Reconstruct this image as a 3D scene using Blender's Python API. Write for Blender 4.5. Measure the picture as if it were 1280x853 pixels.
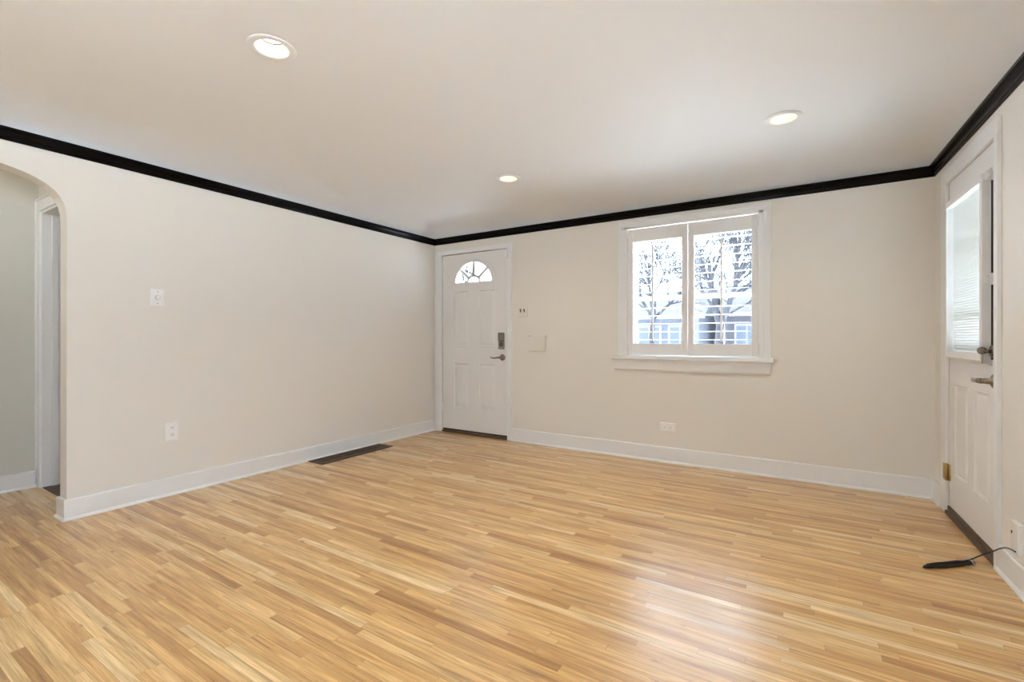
import bpy, bmesh, math, random
from mathutils import Vector, Matrix
for o in list(bpy.data.objects): bpy.data.objects.remove(o)
S = bpy.context.scene
COL = S.collection
random.seed(4)
PI = math.pi
# ------------------------------------------------------------------ camera
F, CX, CY, VP = 587.0, 640.0, 422.7, 1011.0
YAW = math.atan2(VP-CX, F)
cd = bpy.data.cameras.new('camera'); cam = bpy.data.objects.new('camera', cd); COL.objects.link(cam)
cd.sensor_fit = 'HORIZONTAL'; cd.sensor_width = 36.0; cd.lens = F/1280*36
cd.shift_y = (CY-426.5)/1280; cd.clip_start = 0.02; cd.clip_end = 400
cam.location = (0, 0, 1.13); cam.rotation_euler = (PI/2, 0, YAW)
S.camera = cam
# ------------------------------------------------------------------ view, sky, daylight
S.view_settings.view_transform = 'Standard'; S.view_settings.look = 'None'
S.view_settings.gamma = 1.0; S.view_settings.use_curve_mapping = False
S.view_settings.exposure = 0.17
S.cycles.use_denoising = True
S.cycles.max_bounces = 12; S.cycles.diffuse_bounces = 6; S.cycles.transparent_max_bounces = 16
S.cycles.sample_clamp_indirect = 40.0
W = bpy.data.worlds.new('overcast_sky'); S.world = W; W.use_nodes = True
bg = W.node_tree.nodes['Background']; bg.inputs[0].default_value = (0.70, 0.88, 1.15, 1); bg.inputs[1].default_value = 7.8
sd = bpy.data.lights.new('winter_sun', 'SUN'); sd.energy = 50; sd.angle = math.radians(2.5); sd.color = (0.90, 0.96, 1.04)
sun = bpy.data.objects.new('winter_sun', sd); COL.objects.link(sun)
sun.rotation_euler = Vector((0.30, 0.12, -1.0)).to_track_quat('-Z', 'Y').to_euler()      # from the hall side, lighting the snow out front
def portal(name, loc, rot, sx, sy):          # helps the sky light find the window openings, seen and added
    d = bpy.data.lights.new(name, 'AREA'); d.shape = 'RECTANGLE'; d.size = sx; d.size_y = sy; d.cycles.is_portal = True
    o = bpy.data.objects.new(name, d); COL.objects.link(o); o.location = loc; o.rotation_euler = rot; return o
portal('window_portal', (-0.90, 4.60, 1.57), (-PI/2, 0, 0), 1.2, 1.25)
portal('fanlight_portal', (-3.29, 4.60, 1.90), (-PI/2, 0, 0), 0.6, 0.3)
portal('side_door_portal', (0.99, 3.60, 1.50), (0, PI/2, 0.035), 0.95, 0.60)
portal('rear_window_portal', (-0.55, -3.0, 1.475), (PI/2, 0, 0), 1.2, 1.5)
portal('hall_window_portal', (-5.12, -1.55, 1.57), (0, -PI/2, 0), 1.35, 1.8)
portal('side_window_portal', (1.14, -0.83, 1.62), (0, PI/2, 0.035), 1.4, 2.3)

# ------------------------------------------------------------------ room numbers
L, D, R, K, B = -3.887, 4.368, 0.903, 0.035, -2.8      # left plane, back plane, right plane X+K*Y=R, rear plane
ZC, CRT, CRB = 2.48, 2.332, 2.262
ANG = math.atan(K)
FR = Matrix.Translation((R, 0, 0)) @ Matrix.Rotation(ANG, 4, 'Z')       # right wall frame: x out of the room, y along the wall
ID = Matrix.Identity(4)
HX, HY = -4.97, 1.10                                     # hall wall plane, hall end wall plane

# ------------------------------------------------------------------ materials
def new_mat(name):
    m = bpy.data.materials.new(name); m.use_nodes = True
    nt = m.node_tree; b = nt.nodes['Principled BSDF']; return m, nt, b
def mat(name, col, rough=0.5, metal=0.0, bump=0.0, bscale=200.0, var=0.0, vscale=3.0, coat=0.0, spec=0.5):
    m, nt, b = new_mat(name)
    b.inputs['Base Color'].default_value = (*col, 1); b.inputs['Roughness'].default_value = rough
    b.inputs['Metallic'].default_value = metal; b.inputs['Coat Weight'].default_value = coat
    b.inputs['Specular IOR Level'].default_value = spec
    tc = nt.nodes.new('ShaderNodeTexCoord')
    if var > 0:
        n = nt.nodes.new('ShaderNodeTexNoise'); n.inputs['Scale'].default_value = vscale; n.inputs['Detail'].default_value = 3
        mx = nt.nodes.new('ShaderNodeMix'); mx.data_type = 'RGBA'
        mx.inputs[6].default_value = (*[c*(1-var) for c in col], 1); mx.inputs[7].default_value = (*[min(1, c*(1+var)) for c in col], 1)
        nt.links.new(tc.outputs['Object'], n.inputs['Vector']); nt.links.new(n.outputs['Fac'], mx.inputs[0]); nt.links.new(mx.outputs[2], b.inputs['Base Color'])
    if bump > 0:
        n = nt.nodes.new('ShaderNodeTexNoise'); n.inputs['Scale'].default_value = bscale; n.inputs['Detail'].default_value = 4
        bp = nt.nodes.new('ShaderNodeBump'); bp.inputs['Strength'].default_value = bump; bp.inputs['Distance'].default_value = 0.002
        nt.links.new(tc.outputs['Object'], n.inputs['Vector']); nt.links.new(n.outputs['Fac'], bp.inputs['Height']); nt.links.new(bp.outputs['Normal'], b.inputs['Normal'])
    return m
def glow(name, col, strength):
    m, nt, b = new_mat(name); b.inputs['Base Color'].default_value = (0.8, 0.8, 0.8, 1)
    b.inputs['Emission Color'].default_value = (*col, 1); b.inputs['Emission Strength'].default_value = strength; return m
def glass_mat(name, tint=(0.97, 0.985, 0.98)):
    m, nt, b = new_mat(name); nt.nodes.remove(b); out = nt.nodes['Material Output']
    t = nt.nodes.new('ShaderNodeBsdfTransparent'); t.inputs[0].default_value = (*tint, 1)
    g = nt.nodes.new('ShaderNodeBsdfGlossy'); g.inputs['Roughness'].default_value = 0.01
    f = nt.nodes.new('ShaderNodeFresnel'); ge = nt.nodes.new('ShaderNodeNewGeometry'); mp = nt.nodes.new('ShaderNodeMapRange')
    mp.inputs['To Min'].default_value = 1.45; mp.inputs['To Max'].default_value = 1/1.45      # same reflectance on both faces of a thin pane
    nt.links.new(ge.outputs['Backfacing'], mp.inputs['Value']); nt.links.new(mp.outputs[0], f.inputs[0])
    mx = nt.nodes.new('ShaderNodeMixShader')
    nt.links.new(f.outputs[0], mx.inputs[0]); nt.links.new(t.outputs[0], mx.inputs[1]); nt.links.new(g.outputs[0], mx.inputs[2]); nt.links.new(mx.outputs[0], out.inputs[0])
    return m
def slat_mat(name):
    m, nt, b = new_mat(name); nt.nodes.remove(b); out = nt.nodes['Material Output']
    d = nt.nodes.new('ShaderNodeBsdfDiffuse'); d.inputs[0].default_value = (0.85, 0.85, 0.83, 1)
    t = nt.nodes.new('ShaderNodeBsdfTranslucent'); t.inputs[0].default_value = (0.86, 0.80, 0.74, 1)
    mx = nt.nodes.new('ShaderNodeMixShader'); mx.inputs[0].default_value = 0.035
    nt.links.new(d.outputs[0], mx.inputs[1]); nt.links.new(t.outputs[0], mx.inputs[2]); nt.links.new(mx.outputs[0], out.inputs[0])
    return m
def floor_mat():
    m, nt, b = new_mat('oak_strip_floor'); N = nt.nodes; LK = nt.links
    def M(op, a, bb=None, c=None):
        n = N.new('ShaderNodeMath'); n.operation = op
        for i, v in enumerate((a, bb, c)):
            if v is None: continue
            if isinstance(v, (int, float)): n.inputs[i].default_value = v
            else: LK.new(v, n.inputs[i])
        return n.outputs[0]
    def WN(dim, src):
        n = N.new('ShaderNodeTexWhiteNoise'); n.noise_dimensions = dim
        LK.new(src, n.inputs['W' if dim == '1D' else 'Vector']); return n
    def comb(x, y, z=0.0):
        n = N.new('ShaderNodeCombineXYZ')
        for i, v in enumerate((x, y, z)):
            if isinstance(v, (int, float)): n.inputs[i].default_value = v
            else: LK.new(v, n.inputs[i])
        return n.outputs[0]
    def noise(vec, scale, detail=3, rough=0.5, dist=0.0):
        n = N.new('ShaderNodeTexNoise'); n.inputs['Scale'].default_value = scale; n.inputs['Detail'].default_value = detail
        n.inputs['Roughness'].default_value = rough; n.inputs['Distortion'].default_value = dist; LK.new(vec, n.inputs['Vector']); return n.outputs['Fac']
    def ramp(fac, stops, interp='LINEAR'):
        n = N.new('ShaderNodeValToRGB'); n.color_ramp.interpolation = interp
        while len(n.color_ramp.elements) < len(stops): n.color_ramp.elements.new(0.5)
        for e, (p, c) in zip(n.color_ramp.elements, stops): e.position = p; e.color = (*c, 1)
        LK.new(fac, n.inputs[0]); return n.outputs[0]
    def mix(fac, a, c, mode='MIX'):
        n = N.new('ShaderNodeMix'); n.data_type = 'RGBA'; n.blend_type = mode
        if isinstance(fac, (int, float)): n.inputs[0].default_value = fac
        else: LK.new(fac, n.inputs[0])
        for i, v in ((6, a), (7, c)):
            if isinstance(v, tuple): n.inputs[i].default_value = (*v, 1)
            else: LK.new(v, n.inputs[i])
        return n.outputs[2]
    tc = N.new('ShaderNodeTexCoord'); sp = N.new('ShaderNodeSeparateXYZ'); LK.new(tc.outputs['Object'], sp.inputs[0])
    X, Y = sp.outputs[0], sp.outputs[1]
    BW = 0.0385
    yr = M('DIVIDE', Y, BW); row = M('FLOOR', yr); fy = M('FRACT', yr)
    r1 = WN('1D', row); ln = M('MULTIPLY_ADD', r1.outputs['Value'], 0.55, 0.42)
    r2 = WN('1D', M('ADD', row, 37.3)); off = M('MULTIPLY', r2.outputs['Value'], 9.0)
    xr = M('DIVIDE', M('ADD', X, M('ADD', off, 20.0)), ln); bi = M('FLOOR', xr); fx = M('FRACT', xr)
    key = comb(row, bi, 0.5)
    w1 = WN('3D', key); rnd = w1.outputs['Value']
    cs = N.new('ShaderNodeSeparateColor'); LK.new(w1.outputs['Color'], cs.inputs[0])
    base = ramp(rnd, [(0.0, (0.470, 0.240, 0.072)), (0.06, (0.590, 0.330, 0.112)), (0.35, (0.700, 0.415, 0.155)), (0.62, (0.740, 0.455, 0.178)),
                      (0.86, (0.780, 0.520, 0.230)), (1.0, (0.840, 0.630, 0.340))])
    # grain stretched along the board, its own piece of wood on every board
    gx = M('ADD', M('MULTIPLY', X, 1.0), M('MULTIPLY', cs.outputs[0], 60.0)); gy = M('ADD', M('MULTIPLY', Y, 1.0), M('MULTIPLY', cs.outputs[1], 40.0))
    gv = comb(M('MULTIPLY', gx, 2.2), M('MULTIPLY', gy, 55.0), cs.outputs[2])
    g1 = noise(gv, 1.0, 5, 0.6, 0.6)
    gv2 = comb(M('MULTIPLY', gx, 7.0), M('MULTIPLY', gy, 260.0), 0.0)
    g2 = noise(gv2, 1.0, 3, 0.6)
    gv3 = comb(M('MULTIPLY', gx, 1.1), M('MULTIPLY', gy, 26.0), 3.0)
    g3 = noise(gv3, 1.0, 3, 0.6, 1.2)
    c = mix(ramp(g1, [(0.36, (0, 0, 0)), (0.70, (1, 1, 1))]), (1.14, 1.17, 1.20), (0.72, 0.64, 0.53)); c = mix(1.0, base, c, 'MULTIPLY')
    c2 = mix(ramp(g2, [(0.40, (0, 0, 0)), (0.66, (1, 1, 1))]), (1.04, 1.05, 1.06), (0.86, 0.81, 0.73)); c = mix(1.0, c, c2, 'MULTIPLY')
    streak = ramp(g3, [(0.60, (0, 0, 0)), (0.74, (1, 1, 1))])
    c = mix(M('MULTIPLY', streak, 0.72), c, (0.27, 0.155, 0.065))
    g4 = noise(comb(M('MULTIPLY', gx, 1.6), M('MULTIPLY', gy, 9.0), 7.0), 1.0, 2, 0.5, 0.8)
    c = mix(1.0, c, mix(ramp(g4, [(0.32, (0, 0, 0)), (0.68, (1, 1, 1))]), (0.86, 0.84, 0.80), (1.10, 1.12, 1.16)), 'MULTIPLY')
    fl = noise(comb(M('MULTIPLY', gx, 2.5), M('MULTIPLY', gy, 90.0), 11.0), 1.0, 3, 0.65, 0.3)
    c = mix(M('MULTIPLY', ramp(fl, [(0.60, (0, 0, 0)), (0.68, (1, 1, 1))]), 0.6), c, (0.22, 0.115, 0.042))
    # cathedral rings on some boards
    wv = N.new('ShaderNodeTexWave'); wv.wave_type = 'RINGS'; wv.rings_direction = 'Z'; wv.inputs['Scale'].default_value = 2.2; wv.inputs['Distortion'].default_value = 2.2; wv.inputs['Detail'].default_value = 2
    LK.new(comb(M('MULTIPLY', M('SUBTRACT', fx, 0.5), 6.0), M('MULTIPLY', M('SUBTRACT', fy, 0.5), 3.0), 0.0), wv.inputs['Vector'])
    sel = M('GREATER_THAN', cs.outputs[2], 0.80)
    c = mix(M('MULTIPLY', M('MULTIPLY', wv.outputs['Fac'], sel), 0.16), c, (0.40, 0.22, 0.10))
    # small knots
    kn = N.new('ShaderNodeTexVoronoi'); kn.inputs['Scale'].default_value = 1.0; LK.new(comb(M('MULTIPLY', X, 3.0), M('MULTIPLY', Y, 9.0), 0.0), kn.inputs['Vector'])
    kf = ramp(kn.outputs['Distance'], [(0.03, (1, 1, 1)), (0.075, (0, 0, 0))])
    c = mix(M('MULTIPLY', kf, 0.7), c, (0.16, 0.085, 0.035))
    # joints
    ey = M('MINIMUM', fy, M('SUBTRACT', 1.0, fy)); ex = M('MULTIPLY', M('MINIMUM', fx, M('SUBTRACT', 1.0, fx)), M('DIVIDE', ln, BW))
    e = M('MINIMUM', ey, ex)
    jr = ramp(e, [(0.004, (1, 1, 1)), (0.035, (0, 0, 0))])
    jn = M('MULTIPLY', jr, M('MULTIPLY_ADD', r2.outputs['Value'], 0.6, 0.25))
    c = mix(jn, c, (0.20, 0.10, 0.035))
    LK.new(c, b.inputs['Base Color'])
    b.inputs['Roughness'].default_value = 0.36
    rr = M('MULTIPLY_ADD', g3, 0.10, 0.30); LK.new(rr, b.inputs['Roughness'])
    bp = N.new('ShaderNodeBump'); bp.inputs['Strength'].default_value = 0.15; bp.inputs['Distance'].default_value = 0.001
    LK.new(M('ADD', M('MULTIPLY', g2, 0.25), M('MULTIPLY', jr, -1.0)), bp.inputs['Height']); LK.new(bp.outputs['Normal'], b.inputs['Normal'])
    b.inputs['Coat Weight'].default_value = 0.85; b.inputs['Coat Roughness'].default_value = 0.27; b.inputs['Specular IOR Level'].default_value = 0.35
    return m

M_WALL = mat('cream_wall_paint', (0.790, 0.752, 0.690), 0.55, bump=0.25, bscale=60, spec=0.35)
M_CEIL = mat('ceiling_paint', (0.815, 0.825, 0.825), 0.7, bump=0.2, bscale=25)
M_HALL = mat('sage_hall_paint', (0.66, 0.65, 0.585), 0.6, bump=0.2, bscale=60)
M_TRIM = mat('white_trim_paint', (0.82, 0.82, 0.81), 0.35, bump=0.05, bscale=30)
M_DOOR = mat('white_door_paint', (0.80, 0.785, 0.765), 0.38)
M_SHUT = mat('white_shutter_paint', (0.80, 0.79, 0.775), 0.4)
M_BLACK = mat('black_gloss_paint', (0.003, 0.003, 0.0035), 0.25, spec=0.12)
M_PLASTIC = mat('white_plastic', (0.90, 0.89, 0.87), 0.22)
M_SLOT = mat('dark_slot', (0.03, 0.027, 0.025), 0.6)
M_GAP = mat('gap_shade', (0.035, 0.025, 0.02), 0.8)  # near-black, puts the shade of the door gaps into the colour
M_NICKEL = mat('satin_nickel', (0.27, 0.24, 0.205), 0.26, 1.0)
M_BRONZE = mat('dark_bronze', (0.085, 0.050, 0.028), 0.42, 0.3, var=0.3, vscale=30)
M_BRASS = mat('aged_brass', (0.50, 0.36, 0.15), 0.35, 1.0)
M_THRESH = mat('worn_threshold', (0.12, 0.075, 0.045), 0.6, var=0.5, vscale=20)
M_CABLE = mat('black_cable', (0.012, 0.012, 0.013), 0.35)
M_TIE = mat('silver_tie', (0.6, 0.6, 0.6), 0.3, 0.5)
M_GLASS = glass_mat('window_glass')
M_SLAT = slat_mat('blind_slat')
M_BULB = glow('warm_lamp_face', (1.0, 0.94, 0.82), 4.5)
M_BAFFLE = mat('cream_baffle', (0.85, 0.80, 0.72), 0.4)
M_FLOOR = floor_mat()
M_SNOW = mat('patchy_snow_lawn', (0.80, 0.81, 0.82), 0.9, var=0.08, vscale=1.2)
M_BARK = mat('grey_bark', (0.012, 0.012, 0.016), 0.9, var=0.4, vscale=8)
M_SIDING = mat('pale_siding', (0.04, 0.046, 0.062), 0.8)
M_BRICKY = mat('brown_siding', (0.035, 0.032, 0.040), 0.8, var=0.2, vscale=6)
M_ROOF = mat('grey_shingles', (0.012, 0.012, 0.015), 0.9, var=0.3, vscale=9)
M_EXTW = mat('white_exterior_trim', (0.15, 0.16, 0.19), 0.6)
M_PANE = mat('dark_house_pane', (0.03, 0.04, 0.055), 0.3)
M_HEDGE = mat('brown_twigs', (0.022, 0.021, 0.026), 0.9, var=0.5, vscale=4)

# ------------------------------------------------------------------ mesh building
class MB:
    def __init__(s, frame=ID): s.v = []; s.f = []; s.sm = []; s.fr = frame
    def add(s, vs, fs, smooth=False):
        n = len(s.v); s.v += [tuple(v) for v in vs]; s.f += [tuple(n+i for i in f) for f in fs]; s.sm += [smooth]*len(fs); return s
    def box(s, x0, x1, y0, y1, z0, z1):
        if x0 > x1: x0, x1 = x1, x0
        if y0 > y1: y0, y1 = y1, y0
        if z0 > z1: z0, z1 = z1, z0
        v = [(x, y, z) for z in (z0, z1) for y in (y0, y1) for x in (x0, x1)]
        return s.add(v, [(0, 2, 3, 1), (4, 5, 7, 6), (0, 1, 5, 4), (2, 6, 7, 3), (0, 4, 6, 2), (1, 3, 7, 5)])
    def loops(s, loops, closed=True, caps=False, smooth=False):
        n = len(loops[0]); vs = [p for l in loops for p in l]; fs = []
        for i in range(len(loops)-1):
            for j in range(n if closed else n-1):
                k = (j+1) % n; fs.append((i*n+j, i*n+k, (i+1)*n+k, (i+1)*n+j))
        if caps: fs.append(tuple(range(n-1, -1, -1))); fs.append(tuple((len(loops)-1)*n+j for j in range(n)))
        return s.add(vs, fs, smooth)
    def tube(s, pts, rad, n=8, smooth=True):
        pts = [Vector(p) for p in pts]; R_ = rad if isinstance(rad, (list, tuple)) else [rad]*len(pts)
        ls = []; prev = None
        for i, p in enumerate(pts):
            t = (pts[min(i+1, len(pts)-1)]-pts[max(i-1, 0)]).normalized()
            if prev is None: a = t.cross(Vector((0, 0, 1)) if abs(t.z) < 0.9 else Vector((1, 0, 0))).normalized()
            else:
                a = prev-t*prev.dot(t)
                a = a.normalized() if a.length > 1e-6 else t.orthogonal().normalized()
            prev = a; bb = t.cross(a)
            ls.append([p+(a*math.cos(2*PI*k/n)+bb*math.sin(2*PI*k/n))*R_[i] for k in range(n)])
        return s.loops(ls, True, True, smooth)
    def lathe(s, c, axis, prof, n=24, smooth=True, caps=True):   # prof: (radius, distance along axis)
        c = Vector(c); ax = Vector(axis).normalized(); a = ax.orthogonal().normalized(); bb = ax.cross(a)
        ls = [[c+ax*d+(a*math.cos(2*PI*k/n)+bb*math.sin(2*PI*k/n))*r for k in range(n)] for r, d in prof]
        return s.loops(ls, True, caps, smooth)
    def prism(s, poly, p0, p1):      # poly (list of 3-vectors) swept by vector p1-p0
        d = Vector(p1)-Vector(p0); a = [Vector(q) for q in poly]
        return s.loops([a, [q+d for q in a]], True, True)
def finish(name, mb, m, parent=None, origin=(0, 0, 0), bevel=0.0, seg=2):
    me = bpy.data.meshes.new(name); o = bpy.data.objects.new(name, me); COL.objects.link(o)
    if parent is not None: o.parent = parent; T = parent.matrix_world_custom.inverted() @ mb.fr if False else WM[parent.name].inverted() @ mb.fr; WM[o.name] = WM[parent.name].copy()
    else:
        wo = mb.fr @ Vector(origin); o.location = wo; WM[o.name] = Matrix.Translation(wo); T = Matrix.Translation(-wo) @ mb.fr
    me.from_pydata([tuple(T @ Vector(v)) for v in mb.v], [], mb.f)
    me.polygons.foreach_set('use_smooth', mb.sm)
    bm = bmesh.new(); bm.from_mesh(me); bmesh.ops.recalc_face_normals(bm, faces=bm.faces); bm.to_mesh(me); bm.free()
    me.materials.append(m)
    if bevel > 0:
        bv = o.modifiers.new('edge', 'BEVEL'); bv.width = bevel; bv.segments = seg; bv.limit_method = 'ANGLE'; bv.angle_limit = math.radians(40)
    return o
WM = {}
def tag(o, label, cat, group=None, kind=None):
    o['label'] = label; o['category'] = cat
    if group: o['group'] = group
    if kind: o['kind'] = kind
    return o
def thing(name, loc, label, cat, group=None, kind=None, frame=ID):
    o = bpy.data.objects.new(name, None); COL.objects.link(o); o.empty_display_size = 0.1
    m = frame @ Matrix.Translation(loc); o.matrix_world = m; o.location = m.to_translation(); o.rotation_euler = m.to_euler()
    WM[o.name] = m.copy(); return tag(o, label, cat, group, kind)

# ------------------------------------------------------------------ STRUCTURE
# floor
fb = MB().box(-5.2, 1.35, B-0.15, D+0.20, -0.10, 0.0)
tag(finish('floor', fb, M_FLOOR), 'honey oak strip floor running through the empty room', 'floor', kind='structure')

# left wall with the arched opening
TH = 0.12
arch = [(0.985, 0.0), (0.987, 1.79), (0.986, 1.86), (0.983, 1.907), (0.974, 1.955), (0.955, 2.0), (0.932, 2.030), (0.900, 2.058), (0.856, 2.083),
        (0.815, 2.101), (0.76, 2.116), (0.70, 2.128), (0.62, 2.136), (0.52, 2.140)]
mid = 0.37
archp = arch+[(2*mid-y, z) for y, z in reversed(arch)]
poly = [(D+0.2, 0.0), ]+archp+[(-0.55, 0.0), (-0.55, 2.10), (-2.6, 2.10), (-2.6, 0.0), (B-0.15, 0.0), (B-0.15, ZC+0.02), (D+0.2, ZC+0.02)]  # also an unseen wide opening near the rear, added to let light in
wl = MB()
# front/back faces triangulated by bmesh, so build this one directly
def poly_wall(pts, x0, x1):
    bm = bmesh.new(); vs = [bm.verts.new((x0, y, z)) for y, z in pts]; f = bm.faces.new(vs)
    r = bmesh.ops.extrude_face_region(bm, geom=[f]); bmesh.ops.translate(bm, verts=[g for g in r['geom'] if isinstance(g, bmesh.types.BMVert)], vec=(x1-x0, 0, 0))
    bmesh.ops.triangulate(bm, faces=[g for g in bm.faces if len(g.verts) > 4])
    bm.verts.index_update(); m = MB(); m.add([v.co for v in bm.verts], [[v.index for v in g.verts] for g in bm.faces]); bm.free(); return m
tag(finish('wall_left', poly_wall(poly, L, L-TH), M_WALL), 'cream left wall with an arched opening to the hall', 'wall', kind='structure')

def cells(mb, a, bb, rects, t0, t1, axis):
    """wall slab split in cells around rectangular holes; axis 'y': spans X,Z at Y t0..t1; 'x': spans Y,Z at X t0..t1"""
    A = sorted({a[0], a[1]} | {v for r in rects for v in r[:2]}); Z = sorted({bb[0], bb[1]} | {v for r in rects for v in r[2:]})
    for i in range(len(A)-1):
        for j in range(len(Z)-1):
            ca, cz = (A[i]+A[i+1])/2, (Z[j]+Z[j+1])/2
            if any(r[0] < ca < r[1] and r[2] < cz < r[3] for r in rects): continue
            if axis == 'y': mb.box(A[i], A[i+1], t0, t1, Z[j], Z[j+1])
            else: mb.box(t0, t1, A[i], A[i+1], Z[j], Z[j+1])
    return mb
D1 = (-3.759, -2.816, 0.0, 2.127)                        # front door opening
WN1 = (-1.463, -0.338, 0.965, 2.165)                     # window opening
wb = cells(MB(), (L-TH, R+0.3), (0, ZC+0.02), [D1, WN1], D, D+0.20, 'y')
tag(finish('wall_back', wb, M_WALL), 'cream far wall holding the white front door and shuttered window', 'wall', kind='structure')
D2 = (3.240, 4.062, 0.0, 2.127)
SW = (-1.9, 0.25, 1.0, 2.25)  # unseen side window opening, added to light the left wall
wr = cells(MB(FR), (B-0.15, D+0.05), (0, ZC+0.02), [D2, SW], 0.0, 0.18, 'x')
tag(finish('wall_right', wr, M_WALL), 'cream right wall around the white side door', 'wall', kind='structure')
RW = (-1.0, -0.5, 0.75, 2.0)  # unseen rear window opening, added for daylight
HW = (-2.4, -0.7, 0.95, 2.2)  # unseen hall window opening, added to light the right wall
tag(finish('wall_rear', cells(MB(), (-5.2, R+0.4), (0, ZC+0.02), [RW], B-0.15, B, 'y'), M_WALL), 'cream wall behind the camera with an added window', 'wall', kind='structure')
wh = cells(MB(), (B, HY+0.2), (0, ZC+0.02), [HW], HX-0.1, HX, 'x')
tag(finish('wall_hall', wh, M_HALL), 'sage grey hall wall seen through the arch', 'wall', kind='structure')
tag(finish('wall_light_block', MB().box(HX, L-TH, -0.47, -0.37, 0, ZC), M_WALL), 'pale unseen partition added to keep window light off the arch edge', 'wall', kind='structure')  # unseen wall added to block hall window light from the arch edge
HD = (-4.89, -4.09, 0.0, 2.085)
we = cells(MB(), (HX-0.05, L-TH), (0, ZC+0.02), [HD], HY, HY+0.12, 'y')
tag(finish('wall_end', we, M_WALL), 'pale end wall of the hall above a white door casing', 'wall', kind='structure')
bk = MB().box(-5.1, -3.9-TH, 2.6, 2.7, 0, ZC).box(-5.2, -5.1, HY+0.12, 2.7, 0, ZC)
tag(finish('wall_bedroom', bk, M_WALL), 'plain wall of the room beyond the hall door', 'wall', kind='structure')

# ceiling: flat part with holes for the lamps and a cove all round
LAMPS = [(-2.111, 1.25), (-0.133, 3.329), (-2.146, 3.338), (-0.13, 1.25)]
RH = 0.074
def ring(off, z, b=B):
    return [(L+off, b+off, z), (R-K*(b+off)-off, b+off, z), (R-K*(D-off)-off, D-off, z), (L+off, D-off, z)]
def ring_inf(off, z): return ring(off, z)
bm = bmesh.new()
CW, CH = 0.34, ZC-CRT+0.01
prof = []
for i in range(13):
    t = i/12*PI/2; prof.append((CW*(1-math.cos(t)), ZC-CH*(1-math.sin(t))))
rows = [[bm.verts.new(p) for p in ring(o_, z_)] for o_, z_ in prof]
for a, bb in zip(rows[:-1], rows[1:]):
    for j in range(4): f = bm.faces.new((a[j], a[(j+1) % 4], bb[(j+1) % 4], bb[j])); f.smooth = True
top = rows[-1]; eds = [e for e in bm.edges if all(v in top for v in e.verts)]
for lx, ly in LAMPS:
    cv = [bm.verts.new((lx+RH*math.cos(2*PI*k/40), ly+RH*math.sin(2*PI*k/40), ZC)) for k in range(40)]
    eds += [bm.edges.new((cv[k], cv[(k+1) % 40])) for k in range(40)]
bmesh.ops.triangle_fill(bm, edges=eds, use_beauty=True, use_dissolve=False)
for f in bm.faces: f.smooth = True
bm.verts.index_update(); mb = MB(); mb.add([v.co for v in bm.verts], [[v.index for v in f.verts] for f in bm.faces], True); bm.free()
ceil = finish('ceiling', mb, M_CEIL); tag(ceil, 'smooth off-white coved ceiling over the room', 'ceiling', kind='structure')
for p in ceil.data.polygons:
    p.use_smooth = any(ceil.data.vertices[i].co.z < ZC-1e-4 for i in p.vertices)
tag(finish('roof', MB().box(-5.3, R+0.4, B-0.2, D+0.25, ZC+0.16, ZC+0.2), M_CEIL), 'boards above the coved ceiling of the room', 'roof', kind='structure')
tag(finish('ceiling_hall', MB().box(HX-0.1, L-TH, B, 2.7, ZC, ZC+0.05), M_CEIL), 'flat pale ceiling over the narrow hall', 'ceiling', kind='structure')

# black crown moulding, one length per wall
CP = [(0, CRB), (0.010, CRB), (0.012, CRB+0.010), (0.018, CRB+0.012), (0.020, CRB+0.024), (0.025, CRB+0.028), (0.031, CRB+0.040), (0.034, CRB+0.046),
      (0.034, CRB+0.052), (0.042, CRB+0.054), (0.043, CRT), (0, CRT)]
LBL = {0: ('wall behind the camera', 'rear'), 1: ('right wall above the side door', 'right'), 2: ('far wall above the window', 'back'), 3: ('left wall above the arch', 'left')}
for j in range(4):
    k = (j+1) % 4
    a = [ring(o_, z_)[j] for o_, z_ in CP]; c = [ring(o_, z_)[k] for o_, z_ in CP]
    tag(finish('trim_%d' % (j+1), MB().loops([a, c], True, True), M_BLACK, bevel=0.0015), 'glossy black crown moulding along the '+LBL[j][0], 'crown moulding', kind='structure')

# baseboards
BH = 0.128
BP = [(0, 0), (0.026, 0), (0.026, 0.006), (0.021, 0.014), (0.016, 0.018), (0.016, BH-0.006), (0.012, BH), (0, BH)]
def base(name, a, c, na, nc, label, bh=BH):
    """a,c wall line ends; na,nc: direction of the offset at each end (already mitred)"""
    z = lambda q: q if q < 0.1 else q+bh-BH
    l0 = [(a[0]+na[0]*o_, a[1]+na[1]*o_, z(z_)) for o_, z_ in BP]; l1 = [(c[0]+nc[0]*o_, c[1]+nc[1]*o_, z(z_)) for o_, z_ in BP]
    tag(finish(name, MB().loops([l0, l1], True, True), M_TRIM), label, 'baseboard', kind='structure')
XR = lambda y: R-K*y
base('baseboard_left', (L, 0.985), (L, D), (1, -1), (1, -1), 'white baseboard along the left wall from arch to front door')
base('baseboard_jamb', (L, 0.985), (L-TH, 0.985), (1, -1), (-1, -1), 'short white baseboard return wrapping the arch edge')
base('baseboard_corner', (L, D), (D1[0]-0.095, D), (1, -1), (0, -1), 'tiny white baseboard piece between corner and front door casing')
base('baseboard_back', (D1[1]+0.056, D), (XR(D), D), (0, -1), (-1, -1), 'long white baseboard below the shuttered window', 0.138)
base('baseboard_right', (XR(D), D), (XR(4.165), 4.165), (-1, -1), (-1, 0), 'stub of white baseboard between far corner and side door', 0.138)
base('baseboard_near', (XR(3.205), 3.205), (XR(B), B), (-1, 0), (-1, 1), 'white baseboard on the near side of the side door')
base('baseboard_hall', (HX, HY), (HX, -0.37), (1, 0), (1, 0), 'white baseboard at the foot of the sage hall wall', 0.124)
base('baseboard_entry', (L, -0.245), (L, -0.55), (1, 0), (1, 0), 'white baseboard on the near side of the arch')

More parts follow.
